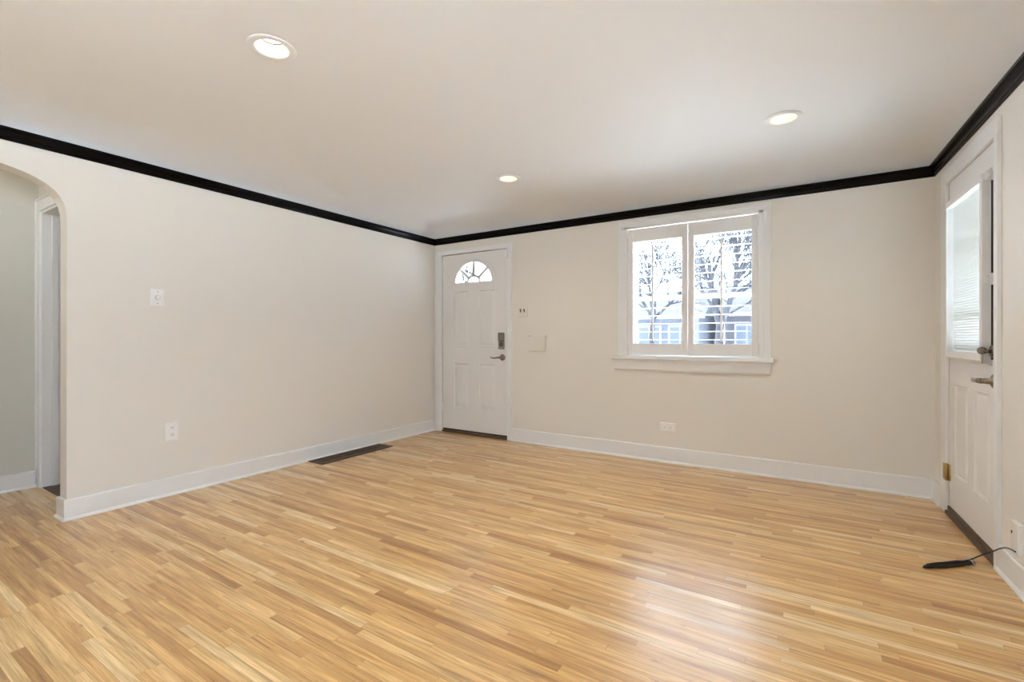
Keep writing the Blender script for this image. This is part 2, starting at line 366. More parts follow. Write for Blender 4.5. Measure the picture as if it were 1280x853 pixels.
# ------------------------------------------------------------------ front door
def nested(mb, r, prof, put):
    """recessed/raised panel: nested rectangle loops, prof = (inset, depth)"""
    ls = []
    for i_, d_ in prof:
        x0, x1, z0, z1 = r[0]+i_, r[1]-i_, r[2]+i_, r[3]-i_
        ls.append([put(x0, d_, z0), put(x1, d_, z0), put(x1, d_, z1), put(x0, d_, z1)])
    n = len(ls); vs = [p for l in ls for p in l]; fs = []
    for i in range(n-1):
        for j in range(4): fs.append((i*4+j, i*4+(j+1) % 4, (i+1)*4+(j+1) % 4, (i+1)*4+j))
    fs.append(tuple((n-1)*4+j for j in range(4))); mb.add(vs, fs)
PANEL = [(0, 0), (0.006, -0.003), (0.014, 0.009), (0.022, 0.009), (0.038, 0.001), (0.044, 0.0)]
def door_face(mb, x0, x1, z0, z1, panels, holes, put, thick, prof=PANEL):
    A = sorted({x0, x1} | {v for r in panels+holes for v in r[:2]}); Z = sorted({z0, z1} | {v for r in panels+holes for v in r[2:]})
    for i in range(len(A)-1):
        for j in range(len(Z)-1):
            ca, cz = (A[i]+A[i+1])/2, (Z[j]+Z[j+1])/2
            ih = any(r[0] < ca < r[1] and r[2] < cz < r[3] for r in holes)
            ip = any(r[0] < ca < r[1] and r[2] < cz < r[3] for r in panels)
            q = [(A[i], Z[j]), (A[i+1], Z[j]), (A[i+1], Z[j+1]), (A[i], Z[j+1])]
            if not ih and not ip: mb.add([put(x, 0, z) for x, z in q], [(0, 1, 2, 3)])
            if not ih: mb.add([put(x, thick, z) for x, z in q], [(3, 2, 1, 0)])
    for r in panels: nested(mb, r, prof, put)
    for r in [(x0, x1, z0, z1)]+holes:
        q = [(r[0], r[2]), (r[1], r[2]), (r[1], r[3]), (r[0], r[3])]
        for k in range(4):
            a, c = q[k], q[(k+1) % 4]; mb.add([put(a[0], 0, a[1]), put(c[0], 0, c[1]), put(c[0], thick, c[1]), put(a[0], thick, a[1])], [(0, 1, 2, 3)])
DF = D+0.004
put1 = lambda x, d, z: (x, DF+d, z)
door1 = thing('door_1', (-3.755, DF+0.02, 0.0), 'white front door with half-round glass near the far left corner', 'door', kind='structure')
FXC, FZ, FRX, FRZ = -3.292, 1.772, 0.286, 0.262
hole = (FXC-FRX, FXC+FRX, FZ, FZ+FRZ)
pn = [(-3.590, -3.360, 1.030, 1.685), (-3.215, -2.985, 1.030, 1.685), (-3.590, -3.360, 0.300, 0.835), (-3.215, -2.985, 0.300, 0.835)]
m = MB(); door_face(m, -3.753, -2.829, 0.045, 2.1205, pn, [hole], put1, 0.044)
n = 32
arc = [(FXC+FRX*math.cos(PI*k/n), FZ+FRZ*math.sin(PI*k/n)) for k in range(n+1)]
for k in range(n):
    a, c = arc[k], arc[k+1]; zt = FZ+FRZ
    for d_ in (0, 0.044): m.add([put1(a[0], d_, a[1]), put1(c[0], d_, c[1]), put1(c[0], d_, zt), put1(a[0], d_, zt)], [(0, 1, 2, 3)])
    m.add([put1(a[0], 0, a[1]), put1(c[0], 0, c[1]), put1(c[0], 0.044, c[1]), put1(a[0], 0.044, a[1])], [(0, 1, 2, 3)])
finish('door_leaf', m, M_DOOR, door1)
# fanlight frame: half ring, bottom rail, hub and three spokes
m = MB()
def halfring(mb, rx0, rz0, rx1, rz1, y0, y1, n=32):
    ls = []
    for k in range(n+1):
        t = PI*k/n; c_, s_ = math.cos(t), math.sin(t)
        ls.append([(FXC+rx0*c_, y0, FZ+rz0*s_), (FXC+(rx0+rx1)/2*c_, y1-0.0, FZ+(rz0+rz1)/2*s_) if False else (FXC+rx0*c_, y1, FZ+rz0*s_), (FXC+rx1*c_, y1, FZ+rz1*s_), (FXC+rx1*c_, y0, FZ+rz1*s_)])
    mb.loops(ls, True, True)
halfring(m, 0.262, 0.240, 0.300, 0.278, DF-0.012, DF+0.03)
m.box(FXC-0.300, FXC+0.300, DF-0.012, DF+0.03, FZ-0.020, FZ+0.010)
finish('fanlight_frame', m, M_DOOR, door1, bevel=0.004)
m = MB(); halfring(m, 0.076, 0.069, 0.106, 0.098, DF+0.002, DF+0.026)
for a_ in (42, 90, 138):
    c_, s_ = math.cos(math.radians(a_)), math.sin(math.radians(a_))
    p = Vector((FXC+0.088*c_, 0, FZ+0.081*s_)); q = Vector((FXC+0.270*c_, 0, FZ+0.248*s_)); nn = Vector((-s_, 0, c_))*0.017
    m.prism([(v.x, DF+0.002, v.z) for v in (p-nn, q-nn, q+nn, p+nn)], (0, 0, 0), (0, 0.024, 0))
finish('sunburst_muntins', m, M_DOOR, door1)
m = MB(); m.add([(x, DF+0.020, z) for x, z in arc], [tuple(range(n+1))]); finish('fanlight_glass', m, M_GLASS, door1)
# keypad lock
m = MB().box(-2.934, -2.858, DF-0.030, DF, 1.095, 1.190)
lk = finish('deadbolt', m, M_NICKEL, door1, bevel=0.008, seg=3)
m = MB().box(-2.934, -2.858, DF-0.022, DF, 1.005, 1.0945); finish('thumbturn_plate', m, M_NICKEL, lk, bevel=0.008, seg=3)
m = MB().lathe((-2.896, DF-0.022, 1.055), (0, -1, 0), [(0.019, 0), (0.019, 0.010), (0.014, 0.013)]).box(-2.901, -2.891, DF-0.050, DF-0.030, 1.038, 1.072)
finish('thumbturn', m, M_NICKEL, lk)
m = MB().lathe((-2.886, DF, 0.912), (0, -1, 0), [(0.036, 0), (0.036, 0.008), (0.028, 0.016), (0.014, 0.020), (0.013, 0.046), (0.010, 0.052)])
hd = finish('door_handle', m, M_NICKEL, door1)
m = MB().tube([(-2.886, DF-0.046, 0.912), (-2.920, DF-0.050, 0.913), (-2.955, DF-0.052, 0.906), (-2.985, DF-0.052, 0.905), (-3.012, DF-0.048, 0.912), (-3.022, DF-0.046, 0.915)],
                 [0.012, 0.010, 0.008, 0.007, 0.007, 0.005], 10)
finish('lever', m, M_NICKEL, hd)
for z in (0.285, 1.085, 1.885):
    m = MB().lathe((-3.762, DF-0.010, z-0.05), (0, 0, 1), [(0.006, 0), (0.006, 0.10)], 10).box(-3.772, -3.753, DF-0.007, DF-0.002, z-0.05, z+0.05)
    finish('hinge', m, M_DOOR, door1)
m = MB().box(-3.753, -2.829, DF+0.004, DF+0.040, 0.028, 0.0445); finish('door_foot_strip', m, M_GAP, door1)  # dark strip stands for the shaded gap under the front door
# sensor on door corner
m = MB().box(-2.838, -2.806, D-0.034, D-0.0162, 2.010, 2.098)
tag(finish('alarm_sensor', m, M_PLASTIC, None, (-2.82, D-0.02, 2.01), bevel=0.003), 'small white alarm sensor at top right of the front door', 'sensor')
# casing, dark gap strips, threshold
def casing(name, legs, head, put, label, back=0.0, th=0.016):
    m = MB(put if isinstance(put, Matrix) else ID)
    return m
m = MB().box(-3.853, D1[0], D-0.016, D, 0, 2.127).box(D1[1], -2.760, D-0.016, D, 0, 2.127).box(-3.853, -2.760, D-0.016, D, 2.1275, 2.178)
m.box(-3.860+0.001, -3.846, D-0.021, D, 0, 2.178).box(-2.768, -2.757, D-0.021, D, 0, 2.178)
tag(finish('trim_5', m, M_TRIM, bevel=0.002), 'white casing around the front door', 'door casing', kind='structure')
m = MB().box(D1[0], D1[0]+0.0035, D+0.018, D+0.19, 0.03, 2.127).box(D1[1]-0.0035, D1[1], D+0.018, D+0.19, 0.03, 2.127).box(D1[0], D1[1], D+0.018, D+0.19, 2.1235, 2.127)
m.box(D1[0]+0.0036, D1[0]+0.03, DF+0.046, DF+0.06, 0.03, 2.12).box(D1[1]-0.03, D1[1]-0.0036, DF+0.046, DF+0.06, 0.03, 2.12).box(D1[0]+0.0036, D1[1]-0.0036, DF+0.046, DF+0.06, 2.09, 2.123)
tag(finish('trim_6', m, M_GAP), 'dark strip standing for the shaded gap around the front door', 'gap strip', kind='structure')  # near-black lining and stops stand for the shade in the gap
m = MB().box(D1[0]+0.001, D1[1]-0.001, D-0.012, D+0.19, 0.0, 0.020).box(D1[0]+0.001, D1[1]-0.001, D+0.004, D+0.10, 0.020, 0.026)
tag(finish('trim_7', m, M_THRESH, bevel=0.003), 'brown worn threshold under the front door', 'threshold', kind='structure')

# ------------------------------------------------------------------ side door (right wall frame: x<0 is into the room)
put2 = lambda y, d, z: (0.004+d, y, z)
door2 = thing('door_2', (0.02, 4.055, 0.0), 'white half-glazed side door on the right wall', 'door', kind='structure', frame=FR)
y0, y1 = 3.245, 4.0575
gh = (3.335, 3.880, 1.06, 1.93)
m = MB(FR); door_face(m, y0, y1, 0.052, 2.1225, [(3.365, 3.600, 0.265, 0.845), (3.705, 3.945, 0.265, 0.845)], [gh], put2, 0.044)
finish('door_leaf', m, M_DOOR, door2)
m = MB(FR).box(0.026, 0.030, gh[0], gh[1], gh[2], gh[3]); finish('door_glass', m, M_GLASS, door2)
m = MB(FR).box(0.018, 0.040, gh[0], gh[1], 1.225, 1.245).box(0.018, 0.040, gh[0], gh[1], 1.625, 1.645).box(0.018, 0.040, 3.598, 3.618, gh[2], gh[3])
finish('door_muntins', m, M_DOOR, door2)
m = MB(FR).lathe((0.004, 3.290, 0.912), (-1, 0, 0), [(0.036, 0), (0.036, 0.008), (0.029, 0.014), (0.016, 0.020), (0.014, 0.044), (0.012, 0.056)])
hd = finish('door_handle', m, M_NICKEL, door2)
m = MB(FR).tube([(-0.050, 3.286, 0.912), (-0.056, 3.31, 0.912), (-0.058, 3.345, 0.911), (-0.058, 3.372, 0.909), (-0.054, 3.395, 0.913), (-0.050, 3.408, 0.917)],
                   [0.014, 0.0135, 0.012, 0.010, 0.008, 0.004], 12)
finish('lever', m, M_NICKEL, hd)
m = MB(FR).lathe((0.004, 3.290, 1.062), (-1, 0, 0), [(0.033, 0), (0.033, 0.010), (0.028, 0.018), (0.012, 0.020)])
db = finish('deadbolt', m, M_NICKEL, door2)
m = MB(FR).tube([(-0.014, 3.29, 1.062), (-0.030, 3.29, 1.062), (-0.040, 3.29, 1.062)], [0.010, 0.010, 0.007], 10).lathe((-0.046, 3.286, 1.066), (0, 1, 0), [(0.008, 0), (0.019, 0.002), (0.019, 0.008), (0.008, 0.010)], 16)
finish('key', m, M_NICKEL, db)
m = MB(FR).box(-0.046, -0.043, 3.284, 3.296, 1.000, 1.050); finish('spare_key', m, M_NICKEL, db)
m = MB(FR).lathe((-0.010, 4.063, 0.210), (0, 0, 1), [(0.0075, 0), (0.0075, 0.112)], 12).box(-0.0195, -0.0165, 4.058, 4.098, 0.215, 0.317).box(-0.004, 0.003, 4.030, 4.062, 0.215, 0.317)
for q in (0.245, 0.288): m.lathe((-0.010, 4.063, q), (0, 0, 1), [(0.0082, 0), (0.0082, 0.003)], 12)
o = finish('hinge', m, M_BRASS, door2); o['label'] = 'brass hinge'
m = MB(FR).box(-0.006, 0.030, y0, y1, 0.026, 0.0515); o = finish('door_foot_strip', m, M_THRESH, door2); o['label'] = 'worn dark brown door sweep'
# casing
cy0, cy1, cz = 3.196, 4.165, 2.215
m = MB(FR).box(-0.018, 0, cy0, D2[0], 0, 2.127).box(-0.016, 0, D2[1], cy1, 0, 2.127).box(-0.016, 0, cy0, cy1, 2.1275, cz)
tag(finish('trim_8', m, M_TRIM, bevel=0.002), 'white casing around the side door', 'door casing', kind='structure')
m = MB(FR).box(0.012, 0.17, D2[0], D2[0]+0.004, 0.03, 2.127).box(0.012, 0.17, D2[1]-0.004, D2[1], 0.03, 2.127).box(0.012, 0.17, D2[0], D2[1], 2.1235, 2.127)
m.box(0.050, 0.065, D2[0]+0.004, D2[0]+0.03, 0.03, 2.12).box(0.050, 0.065, D2[1]-0.03, D2[1]-0.004, 0.03, 2.12).box(0.050, 0.065, D2[0]+0.004, D2[1]-0.004, 2.09, 2.123)
tag(finish('trim_9', m, M_GAP), 'dark thin gap strip around the side door', 'gap strip', kind='structure')  # near-black too, for the shaded line round the slab
m = MB(FR).box(-0.020, 0.17, D2[0]+0.001, D2[1]-0.001, 0.0, 0.022)
tag(finish('trim_10', m, M_THRESH, bevel=0.003), 'dark wooden threshold under the side door', 'threshold', kind='structure')
# enclosed blind mounted on the side door
bl = thing('door_blind', (0.0, 3.60, 0.99), 'white boxed mini blind fixed over the glass of the side door', 'blind', frame=FR)
fy0, fy1, fz0, fz1 = 3.298, 3.900, 1.010, 1.968       # front
by0, by1, bz0, bz1 = 3.318, 3.915, 0.985, 2.000       # back, on the door
gy0, gy1, gz0, gz1 = 3.312, 3.884, 1.050, 1.925       # opening
def rl(x, a, c, z0, z1): return [(x, a, z0), (x, c, z0), (x, c, z1), (x, a, z1)]
m = MB(FR).loops([rl(0.001, gy0, gy1, gz0, gz1), rl(0.001, by0, by1, bz0, bz1), rl(-0.044, fy0, fy1, fz0, fz1), rl(-0.050, fy0+0.004, fy1-0.004, fz0+0.004, fz1-0.004),
                  rl(-0.050, gy0, gy1, gz0, gz1), rl(0.001, gy0, gy1, gz0, gz1)])
finish('blind_frame', m, M_SHUT, bl)
m = MB(FR).box(-0.046, -0.044, gy0, gy1, gz0, gz1); finish('front_pane', m, M_GLASS, bl)
m = MB(FR); ns = 58
for i in range(ns):
    z = gz0+0.008+(gz1-gz0-0.010)*i/ns
    pr = [(-0.006, -0.002), (-0.012, 0.0005), (-0.017, 0.006), (-0.020, 0.013), (-0.021, 0.0185)]
    m.loops([[(px_, gy0+0.002, z+pz_) for px_, pz_ in pr], [(px_, gy1-0.002, z+pz_) for px_, pz_ in pr]], False, False, True)
finish('blind_slats', m, M_SLAT, bl)
for zz in (1.955, 1.43):
    m = MB(FR).box(-0.036, -0.0, 3.300, 3.3065, zz-0.02, zz+0.02).tube([(-0.024, 3.297, zz-0.018), (-0.016, 3.292, zz), (-0.024, 3.297, zz+0.018)], 0.003, 6)
    finish('blind_clip', m, M_SHUT, bl)
for a, c in ((1.46, 1.93), (1.02, 1.40)):
    m = MB(FR).box(-0.006, 0.0035, 3.308, 3.3175, a, c); finish('gap_shade_strip', m, M_GAP, bl)  # dark strips stand for the shaded gap between blind box and door

# ------------------------------------------------------------------ window with sill, sashes
win = thing('window_1', (-0.9, D, 0.93), 'white double-hung window with wide casing in the far wall', 'window', kind='structure')
x0, x1, z0, z1 = WN1
m = MB().box(-1.543, x0, D-0.014, D, 0.965, 2.165).box(x1, -0.268, D-0.014, D, 0.965, 2.165).box(-1.543, -0.268, D-0.014, D, 2.1651, 2.235)
m.box(-1.548, -1.528, D-0.020, D, 0.965, 2.238).box(-0.283, -0.263, D-0.020, D, 0.965, 2.238).box(-1.528, -0.283, D-0.020, D, 2.220, 2.238)
m.box(-1.490, x0+0.012, D-0.024, D, 0.965, 2.180).box(x1-0.012, -0.311, D-0.024, D, 0.965, 2.180).box(-1.490, -0.311, D-0.024, D, 2.158, 2.180)
finish('window_casing', m, M_TRIM, win, bevel=0.003)
m = MB().box(-1.605, -0.236, D-0.060, D+0.03, 0.930, 0.9645); finish('window_sill', m, M_TRIM, win, bevel=0.007, seg=3)
m = MB().prism([(-1.580, D, 0.9295), (-1.580, D-0.030, 0.9295), (-1.580, D-0.026, 0.840), (-1.580, D-0.018, 0.826), (-1.580, D, 0.822)], (0, 0, 0), (1.315, 0, 0))
finish('window_apron', m, M_TRIM, win, bevel=0.002)
m = MB().box(x0, x0+0.022, D+0.03, D+0.19, z0, z1).box(x1-0.022, x1, D+0.03, D+0.19, z0, z1).box(x0+0.022, x1-0.022, D+0.03, D+0.19, z1-0.022, z1).box(x0+0.022, x1-0.022, D+0.03, D+0.21, z0, z0+0.025)
finish('window_jamb', m, M_TRIM, win)
def sash(name, a, c, lo, hi, y, w, mr, top):
    m = MB().box(a, a+w, y, y+0.035, lo, hi).box(c-w, c, y, y+0.035, lo, hi)
    m.box(a+w, c-w, y, y+0.035, hi-(w if top else mr), hi).box(a+w, c-w, y, y+0.035, lo, lo+(mr if top else w+0.02))
    o = finish(name, m, M_TRIM, win, bevel=0.002)
    finish('window_pane', MB().box(a+w, c-w, y+0.016, y+0.019, lo+0.03, hi-0.03), M_GLASS, o); return o
sash('upper_sash', x0+0.022, x1-0.022, 1.496, z1-0.022, D+0.115, 0.045, 0.030, True)
sash('lower_sash', x0+0.022, x1-0.022, z0+0.025, 1.524, D+0.075, 0.045, 0.030, False)

# shutters
def shutter(x0, x1, label, hinge_x, rod_x):
    t = thing('window_shutter', ((x0+x1)/2, D, 0.97), label, 'shutter', 'shutters of the far window')
    z0, z1 = 0.976, 2.150; ya, yb = D-0.022, D+0.006; st = 0.050; bot, topr = 1.078, 2.030
    m = MB().box(x0, x0+st, ya, yb, z0, z1).box(x1-st, x1, ya, yb, z0, z1).box(x0+st, x1-st, ya, yb, z0, bot).box(x0+st, x1-st, ya, yb, topr, z1)
    finish('shutter_frame', m, M_SHUT, t, bevel=0.0025)
    m = MB(); nl = 13; ax, bx = x0+st+0.002, x1-st-0.002; yc = (ya+yb)/2
    for i in range(nl):
        z = bot+0.036+(topr-bot-0.075)*i/(nl-1)
        pr = [(0.031*math.cos(2*PI*k/12), 0.0036*math.sin(2*PI*k/12)) for k in range(12)]; tl = math.radians(0.5)
        q = [(yc+a*math.cos(tl)-b_*math.sin(tl), z+a*math.sin(tl)+b_*math.cos(tl)) for a, b_ in pr]
        m.loops([[(ax, a, b_) for a, b_ in q], [(bx, a, b_) for a, b_ in q]], True, True, True)
    finish('louvers', m, M_SHUT, t)
    m = MB().box(rod_x-0.008, rod_x+0.008, yc-0.044, yc-0.032, bot+0.020, topr-0.030)
    finish('tilt_rod', m, M_SHUT, t, bevel=0.002)
    for z in (1.045, 2.085):
        m = MB().lathe((hinge_x, ya-0.006, z-0.035), (0, 0, 1), [(0.0055, 0), (0.0055, 0.07)], 10).box(hinge_x-0.016, hinge_x+0.016, ya-0.0045, ya, z-0.035, z+0.035)
        finish('hinge', m, M_SHUT, t)
    return t
shutter(-1.449, -0.908, 'left louvered white shutter panel on the far window', -1.450, -1.208)
shutter(-0.904, -0.352, 'right louvered white shutter panel on the far window', -0.351, -0.628)

# unseen rear, hall and side windows, added for daylight, with simple frames and glass
def plain_window(nm, fr, axis, r, t0, t1, label):
    w = thing(nm, (0, 0, 0), label, 'window', kind='structure', frame=fr)
    def bx(mb, a, c, z0, z1, p, q): return mb.box(a, c, p, q, z0, z1) if axis == 'y' else mb.box(p, q, a, c, z0, z1)
    m = MB(fr); a, c, z0, z1 = r; f = 0.05
    bx(m, a, a+f, z0, z1, t0, t1); bx(m, c-f, c, z0, z1, t0, t1); bx(m, a+f, c-f, z0, z0+f, t0, t1); bx(m, a+f, c-f, z1-f, z1, t0, t1); bx(m, (a+c)/2-0.025, (a+c)/2+0.025, z0+f, z1-f, t0, t1)
    finish('window_frame', m, M_TRIM, w); m = MB(fr); bx(m, a+f, c-f, z0+f, z1-f, (t0+t1)/2, (t0+t1)/2+0.004); finish('window_pane', m, M_GLASS, w)
plain_window('added_window_2', ID, 'y', RW, B-0.12, B-0.06, 'unseen window added for daylight in the wall behind the camera')
plain_window('added_window_4', ID, 'x', HW, HX-0.08, HX-0.03, 'unseen hall window added for daylight, beside the wide opening behind the camera')
plain_window('added_window_3', FR, 'x', SW, 0.08, 0.14, 'unseen window added for daylight in the right wall beside the camera')

# ------------------------------------------------------------------ hall doorway
m = MB().box(HX+0.006, HD[0], HY-0.016, HY, 0.0, 2.085).box(HX+0.006, L-TH-0.02, HY-0.016, HY, 2.0851, 2.170)
m.box(HX+0.002, HX+0.016, HY-0.024, HY, 0, 2.178).box(HX+0.016, L-TH-0.02, HY-0.024, HY, 2.164, 2.178)
tag(finish('trim_11', m, M_TRIM, bevel=0.003), 'white casing of the doorway at the hall end', 'door casing', kind='structure')
m = MB().box(HD[0], HD[0]+0.018, HY-0.004, HY+0.125, 0.0, 2.085).box(HD[0]+0.018, HD[0]+0.030, HY+0.05, HY+0.085, 0, 2.07).box(HD[0]+0.018, HD[1], HY-0.004, HY+0.125, 2.067, 2.085)
tag(finish('trim_12', m, M_TRIM), 'white door jamb inside the hall doorway', 'door jamb', kind='structure')
m = MB().box(HD[0]+0.01, HD[1], HY, HY+0.12, 0.0, 0.006)
tag(finish('trim_13', m, M_THRESH), 'dark threshold strip of the hall doorway', 'threshold', kind='structure')

# ------------------------------------------------------------------ recessed lights
LB = ['recessed ceiling light nearest the arch, largest of the three', 'recessed ceiling light nearest the side door', 'recessed ceiling light in front of the front door', 'recessed ceiling light over the camera side, beside the unseen side window']
for (lx, ly), lb in zip(LAMPS, LB):
    t = thing('ceiling_light', (lx, ly, ZC), lb, 'ceiling light', 'recessed ceiling lights')
    m = MB().lathe((lx, ly, ZC), (0, 0, -1), [(0.0725, 0.001), (0.104, 0.0005), (0.105, 0.003), (0.100, 0.006), (0.078, 0.007), (0.072, 0.004), (0.0715, -0.004)], 40, caps=False)
    finish('trim_ring', m, M_TRIM, t)
    m = MB().lathe((lx, ly, ZC), (0, 0, 1), [(0.0722, -0.004), (0.062, 0.030), (0.056, 0.045), (0.056, 0.10)], 40, caps=False)
    finish('baffle', m, M_BAFFLE, t)
    m = MB().lathe((lx, ly, ZC), (0, 0, 1), [(0.051, 0.050), (0.054, 0.048), (0.055, 0.060)], 40, caps=False)
    finish('lamp_rim', m, M_BRONZE, t)
    m = MB().lathe((lx, ly, ZC), (0, 0, 1), [(0.0505, 0.0505), (0.0505, 0.056)], 40, caps=True)
    finish('lamp_face', m, M_BULB, t)
    d = bpy.data.lights.new('lamp', 'SPOT'); d.energy = 21; d.color = (1.0, 0.90, 0.76); d.spot_size = math.radians(130); d.spot_blend = 0.9; d.shadow_soft_size = 0.04
    o = bpy.data.objects.new('lamp', d); COL.objects.link(o); o.parent = t; o.location = (0, 0, -0.004)

t = thing('hall_fill_light', (-4.45, 0.30, ZC), 'unseen round flush light added on the hall ceiling to brighten the hall', 'ceiling light')  # unseen lamp added to brighten the dim hall
m = MB().lathe((-4.45, 0.30, ZC), (0, 0, -1), [(0.15, 0.0), (0.15, 0.02), (0.14, 0.025)], 32); finish('base_ring', m, M_TRIM, t)
m = MB().lathe((-4.45, 0.30, ZC), (0, 0, -1), [(0.135, 0.026), (0.125, 0.05), (0.09, 0.075), (0.03, 0.088)], 32); finish('glass_dome', m, glow('hall_fill_glow', (1.0, 0.95, 0.86), 17.0), t)
# ------------------------------------------------------------------ wall plates
def plate_box(mb, c, w, h, t, fr_axis):
    pass
# single switch, left wall (faces +X)
t = thing('light_switch', (L, 1.463, 1.355), 'white single dimmer switch plate on the left wall beside the arch', 'light switch')
ps = lambda d: L+d
yc, zc = 1.463, 1.415
m = MB().loops([rl(L, yc-0.042, yc+0.042, zc-0.061, zc+0.061), rl(L+0.005, yc-0.041, yc+0.041, zc-0.060, zc+0.060), rl(L+0.009, yc-0.034, yc+0.034, zc-0.052, zc+0.052)], True, True)
finish('switch_plate', m, M_PLASTIC, t)
m = MB().lathe((L+0.009, yc, zc), (1, 0, 0), [(0.017, 0), (0.016, 0.012), (0.013, 0.016)], 20); finish('dimmer_knob', m, M_PLASTIC, t)
for q in (-0.042, 0.042): finish('screw', MB().lathe((L+0.009, yc, zc+q), (1, 0, 0), [(0.003, 0), (0.003, 0.001)], 10), M_NICKEL, t)
def outlet(nm, c, T, label):
    """duplex outlet; T maps (a across, b up, d out) to world"""
    t = thing(nm, T(0, -0.06, 0), label, 'outlet')
    def q(a0, a1, b0, b1, d): return [T(a0, b0, d), T(a1, b0, d), T(a1, b1, d), T(a0, b1, d)]
    m = MB().loops([q(-0.041, 0.041, -0.066, 0.066, 0), q(-0.041, 0.041, -0.066, 0.066, 0.004), q(-0.036, 0.036, -0.061, 0.061, 0.007)], True, True); finish('outlet_plate', m, M_PLASTIC, t)
    for s_ in (-1, 1):
        m = MB().loops([q(-0.017, 0.017, s_*0.026-0.014, s_*0.026+0.014, 0.007), q(-0.015, 0.015, s_*0.026-0.012, s_*0.026+0.012, 0.0095)], True, True)
        r = finish('receptacle', m, M_PLASTIC, t, bevel=0.001)
        m = MB()
        for a in (-0.008, 0.005): m.loops([q(a, a+0.003, s_*0.026-0.002, s_*0.026+0.008, 0.0093), q(a, a+0.003, s_*0.026-0.002, s_*0.026+0.008, 0.0100)], True, True)
        m.loops([q(-0.002, 0.002, s_*0.026-0.010, s_*0.026-0.006, 0.0093), q(-0.002, 0.002, s_*0.026-0.010, s_*0.026-0.006, 0.0100)], True, True)
        finish('slots', m, M_SLOT, r)
outlet('wall_outlet', None, lambda a, b_, d: (L+d, 1.553+a, 0.457+b_), 'white upright outlet low on the left wall')
outlet('wall_outlet', None, lambda a, b_, d: (-1.083+b_, D-d, 0.318+a), 'white sideways outlet low on the far wall below the window')
# double switch on the far wall
t = thing('light_switch', (-2.617, D, 1.36), 'white double toggle switch plate between front door and window', 'light switch')
def qy(x0, x1, z0, z1, d): return [(x0, D-d, z0), (x1, D-d, z0), (x1, D-d, z1), (x0, D-d, z1)]
m = MB().loops([qy(-2.678, -2.556, 1.357, 1.478, 0), qy(-2.678, -2.556, 1.357, 1.478, 0.006), qy(-2.671, -2.563, 1.364, 1.471, 0.011)], True, True); finish('switch_plate', m, M_WALL, t)
for x in (-2.641, -2.595):
    m = MB().prism([(x-0.005, D-0.010, 1.405), (x-0.005, D-0.028, 1.436), (x-0.005, D-0.024, 1.444), (x-0.005, D-0.010, 1.432)], (0, 0, 0), (0.010, 0, 0)); o = finish('toggle', m, M_NICKEL, t)
# mail box cover
t = thing('wall_cover_box', (-2.43, D, 0.985), 'cream painted rectangular cover box on the wall right of the front door', 'cover box')
m = MB().box(-2.556, -2.313, D-0.006, D, 0.985, 1.160); finish('back_plate', m, M_WALL, t, bevel=0.002)
m = MB().box(-2.540, -2.330, D-0.034, D-0.006, 0.990, 1.142); finish('cover', m, M_WALL, t, bevel=0.004)
for x in (-2.535, -2.335): finish('screw', MB().lathe((x, D-0.006, 1.151), (0, -1, 0), [(0.006, 0), (0.005, 0.003)], 10), M_NICKEL, t)
# floor register
RX0, RX1, RY0, RY1 = -3.868, -3.655, 2.625, 3.475
t = thing('floor_register', ((RX0+RX1)/2, 3.05, 0), 'dark bronze floor register beside the left wall', 'floor vent')
m = MB().loops([[(x, y, 0.0005) for x, y in ((RX0, RY0), (RX1, RY0), (RX1, RY1), (RX0, RY1))], [(x, y, 0.004) for x, y in ((RX0, RY0), (RX1, RY0), (RX1, RY1), (RX0, RY1))],
                [(x, y, 0.011) for x, y in ((RX0+0.018, RY0+0.018), (RX1-0.018, RY0+0.018), (RX1-0.018, RY1-0.018), (RX0+0.018, RY1-0.018))],
                [(x, y, 0.011) for x, y in ((RX0+0.030, RY0+0.030), (RX1-0.030, RY0+0.030), (RX1-0.030, RY1-0.030), (RX0+0.030, RY1-0.030))],
                [(x, y, 0.001) for x, y in ((RX0+0.032, RY0+0.032), (RX1-0.032, RY0+0.032), (RX1-0.032, RY1-0.032), (RX0+0.032, RY1-0.032))]], True, True)
finish('register_frame', m, M_BRONZE, t)
m = MB()
for i in range(16):
    x = RX0+0.036+i*(RX1-RX0-0.072)/15; m.box(x-0.0018, x+0.0018, RY0+0.031, RY1-0.031, 0.0015, 0.0098)
for i in range(1, 6):
    y = RY0+(RY1-RY0)*i/6; m.box(RX0+0.031, RX1-0.031, y-0.003, y+0.003, 0.0015, 0.0100)
finish('register_grille', m, M_BRONZE, t)

# low voltage box on the right wall and the black cable
t = thing('cable_wall_box', (-0.016, 2.99, 0.185), 'white cable wall box low on the right wall above the coiled cable', 'wall box', frame=FR)
m = MB(FR).box(-0.020, 0.0, 2.945, 3.028, 0.165, 0.305); finish('box_cover', m, M_PLASTIC, t, bevel=0.004)
m = MB(FR).lathe((-0.020, 3.012, 0.252), (-1, 0, 0), [(0.007, 0), (0.007, 0.0015)], 12); finish('jack_hole', m, M_SLOT, t)
cb = thing('cable_coil', (0.60, 3.12, 0), 'black cable coiled on the floor and plugged in at the right wall', 'cable')
a = Vector((0.470, 3.022, 0)); c = Vector((0.705, 3.222, 0)); ax = (c-a).normalized(); nr = Vector((-ax.y, ax.x, 0)); ctr = (a+c)/2
m = MB(); rr = random.Random(3)
for lp in range(6):
    hl = 0.150-0.008*rr.random()-0.004*lp; hw = 0.006+0.0024*lp; off = (rr.random()-0.5)*0.010; zz = 0.0045+0.0035*(lp % 3)
    pts = []
    for k in range(25):
        th = 2*PI*k/24; e = math.cos(th); f_ = math.sin(th)
        pts.append(ctr+ax*(hl*e+off)+nr*(hw*f_*(1-0.25*e))+Vector((0, 0, zz+0.003*math.sin(3*th+lp))))
    m.tube(pts, 0.0040, 7)
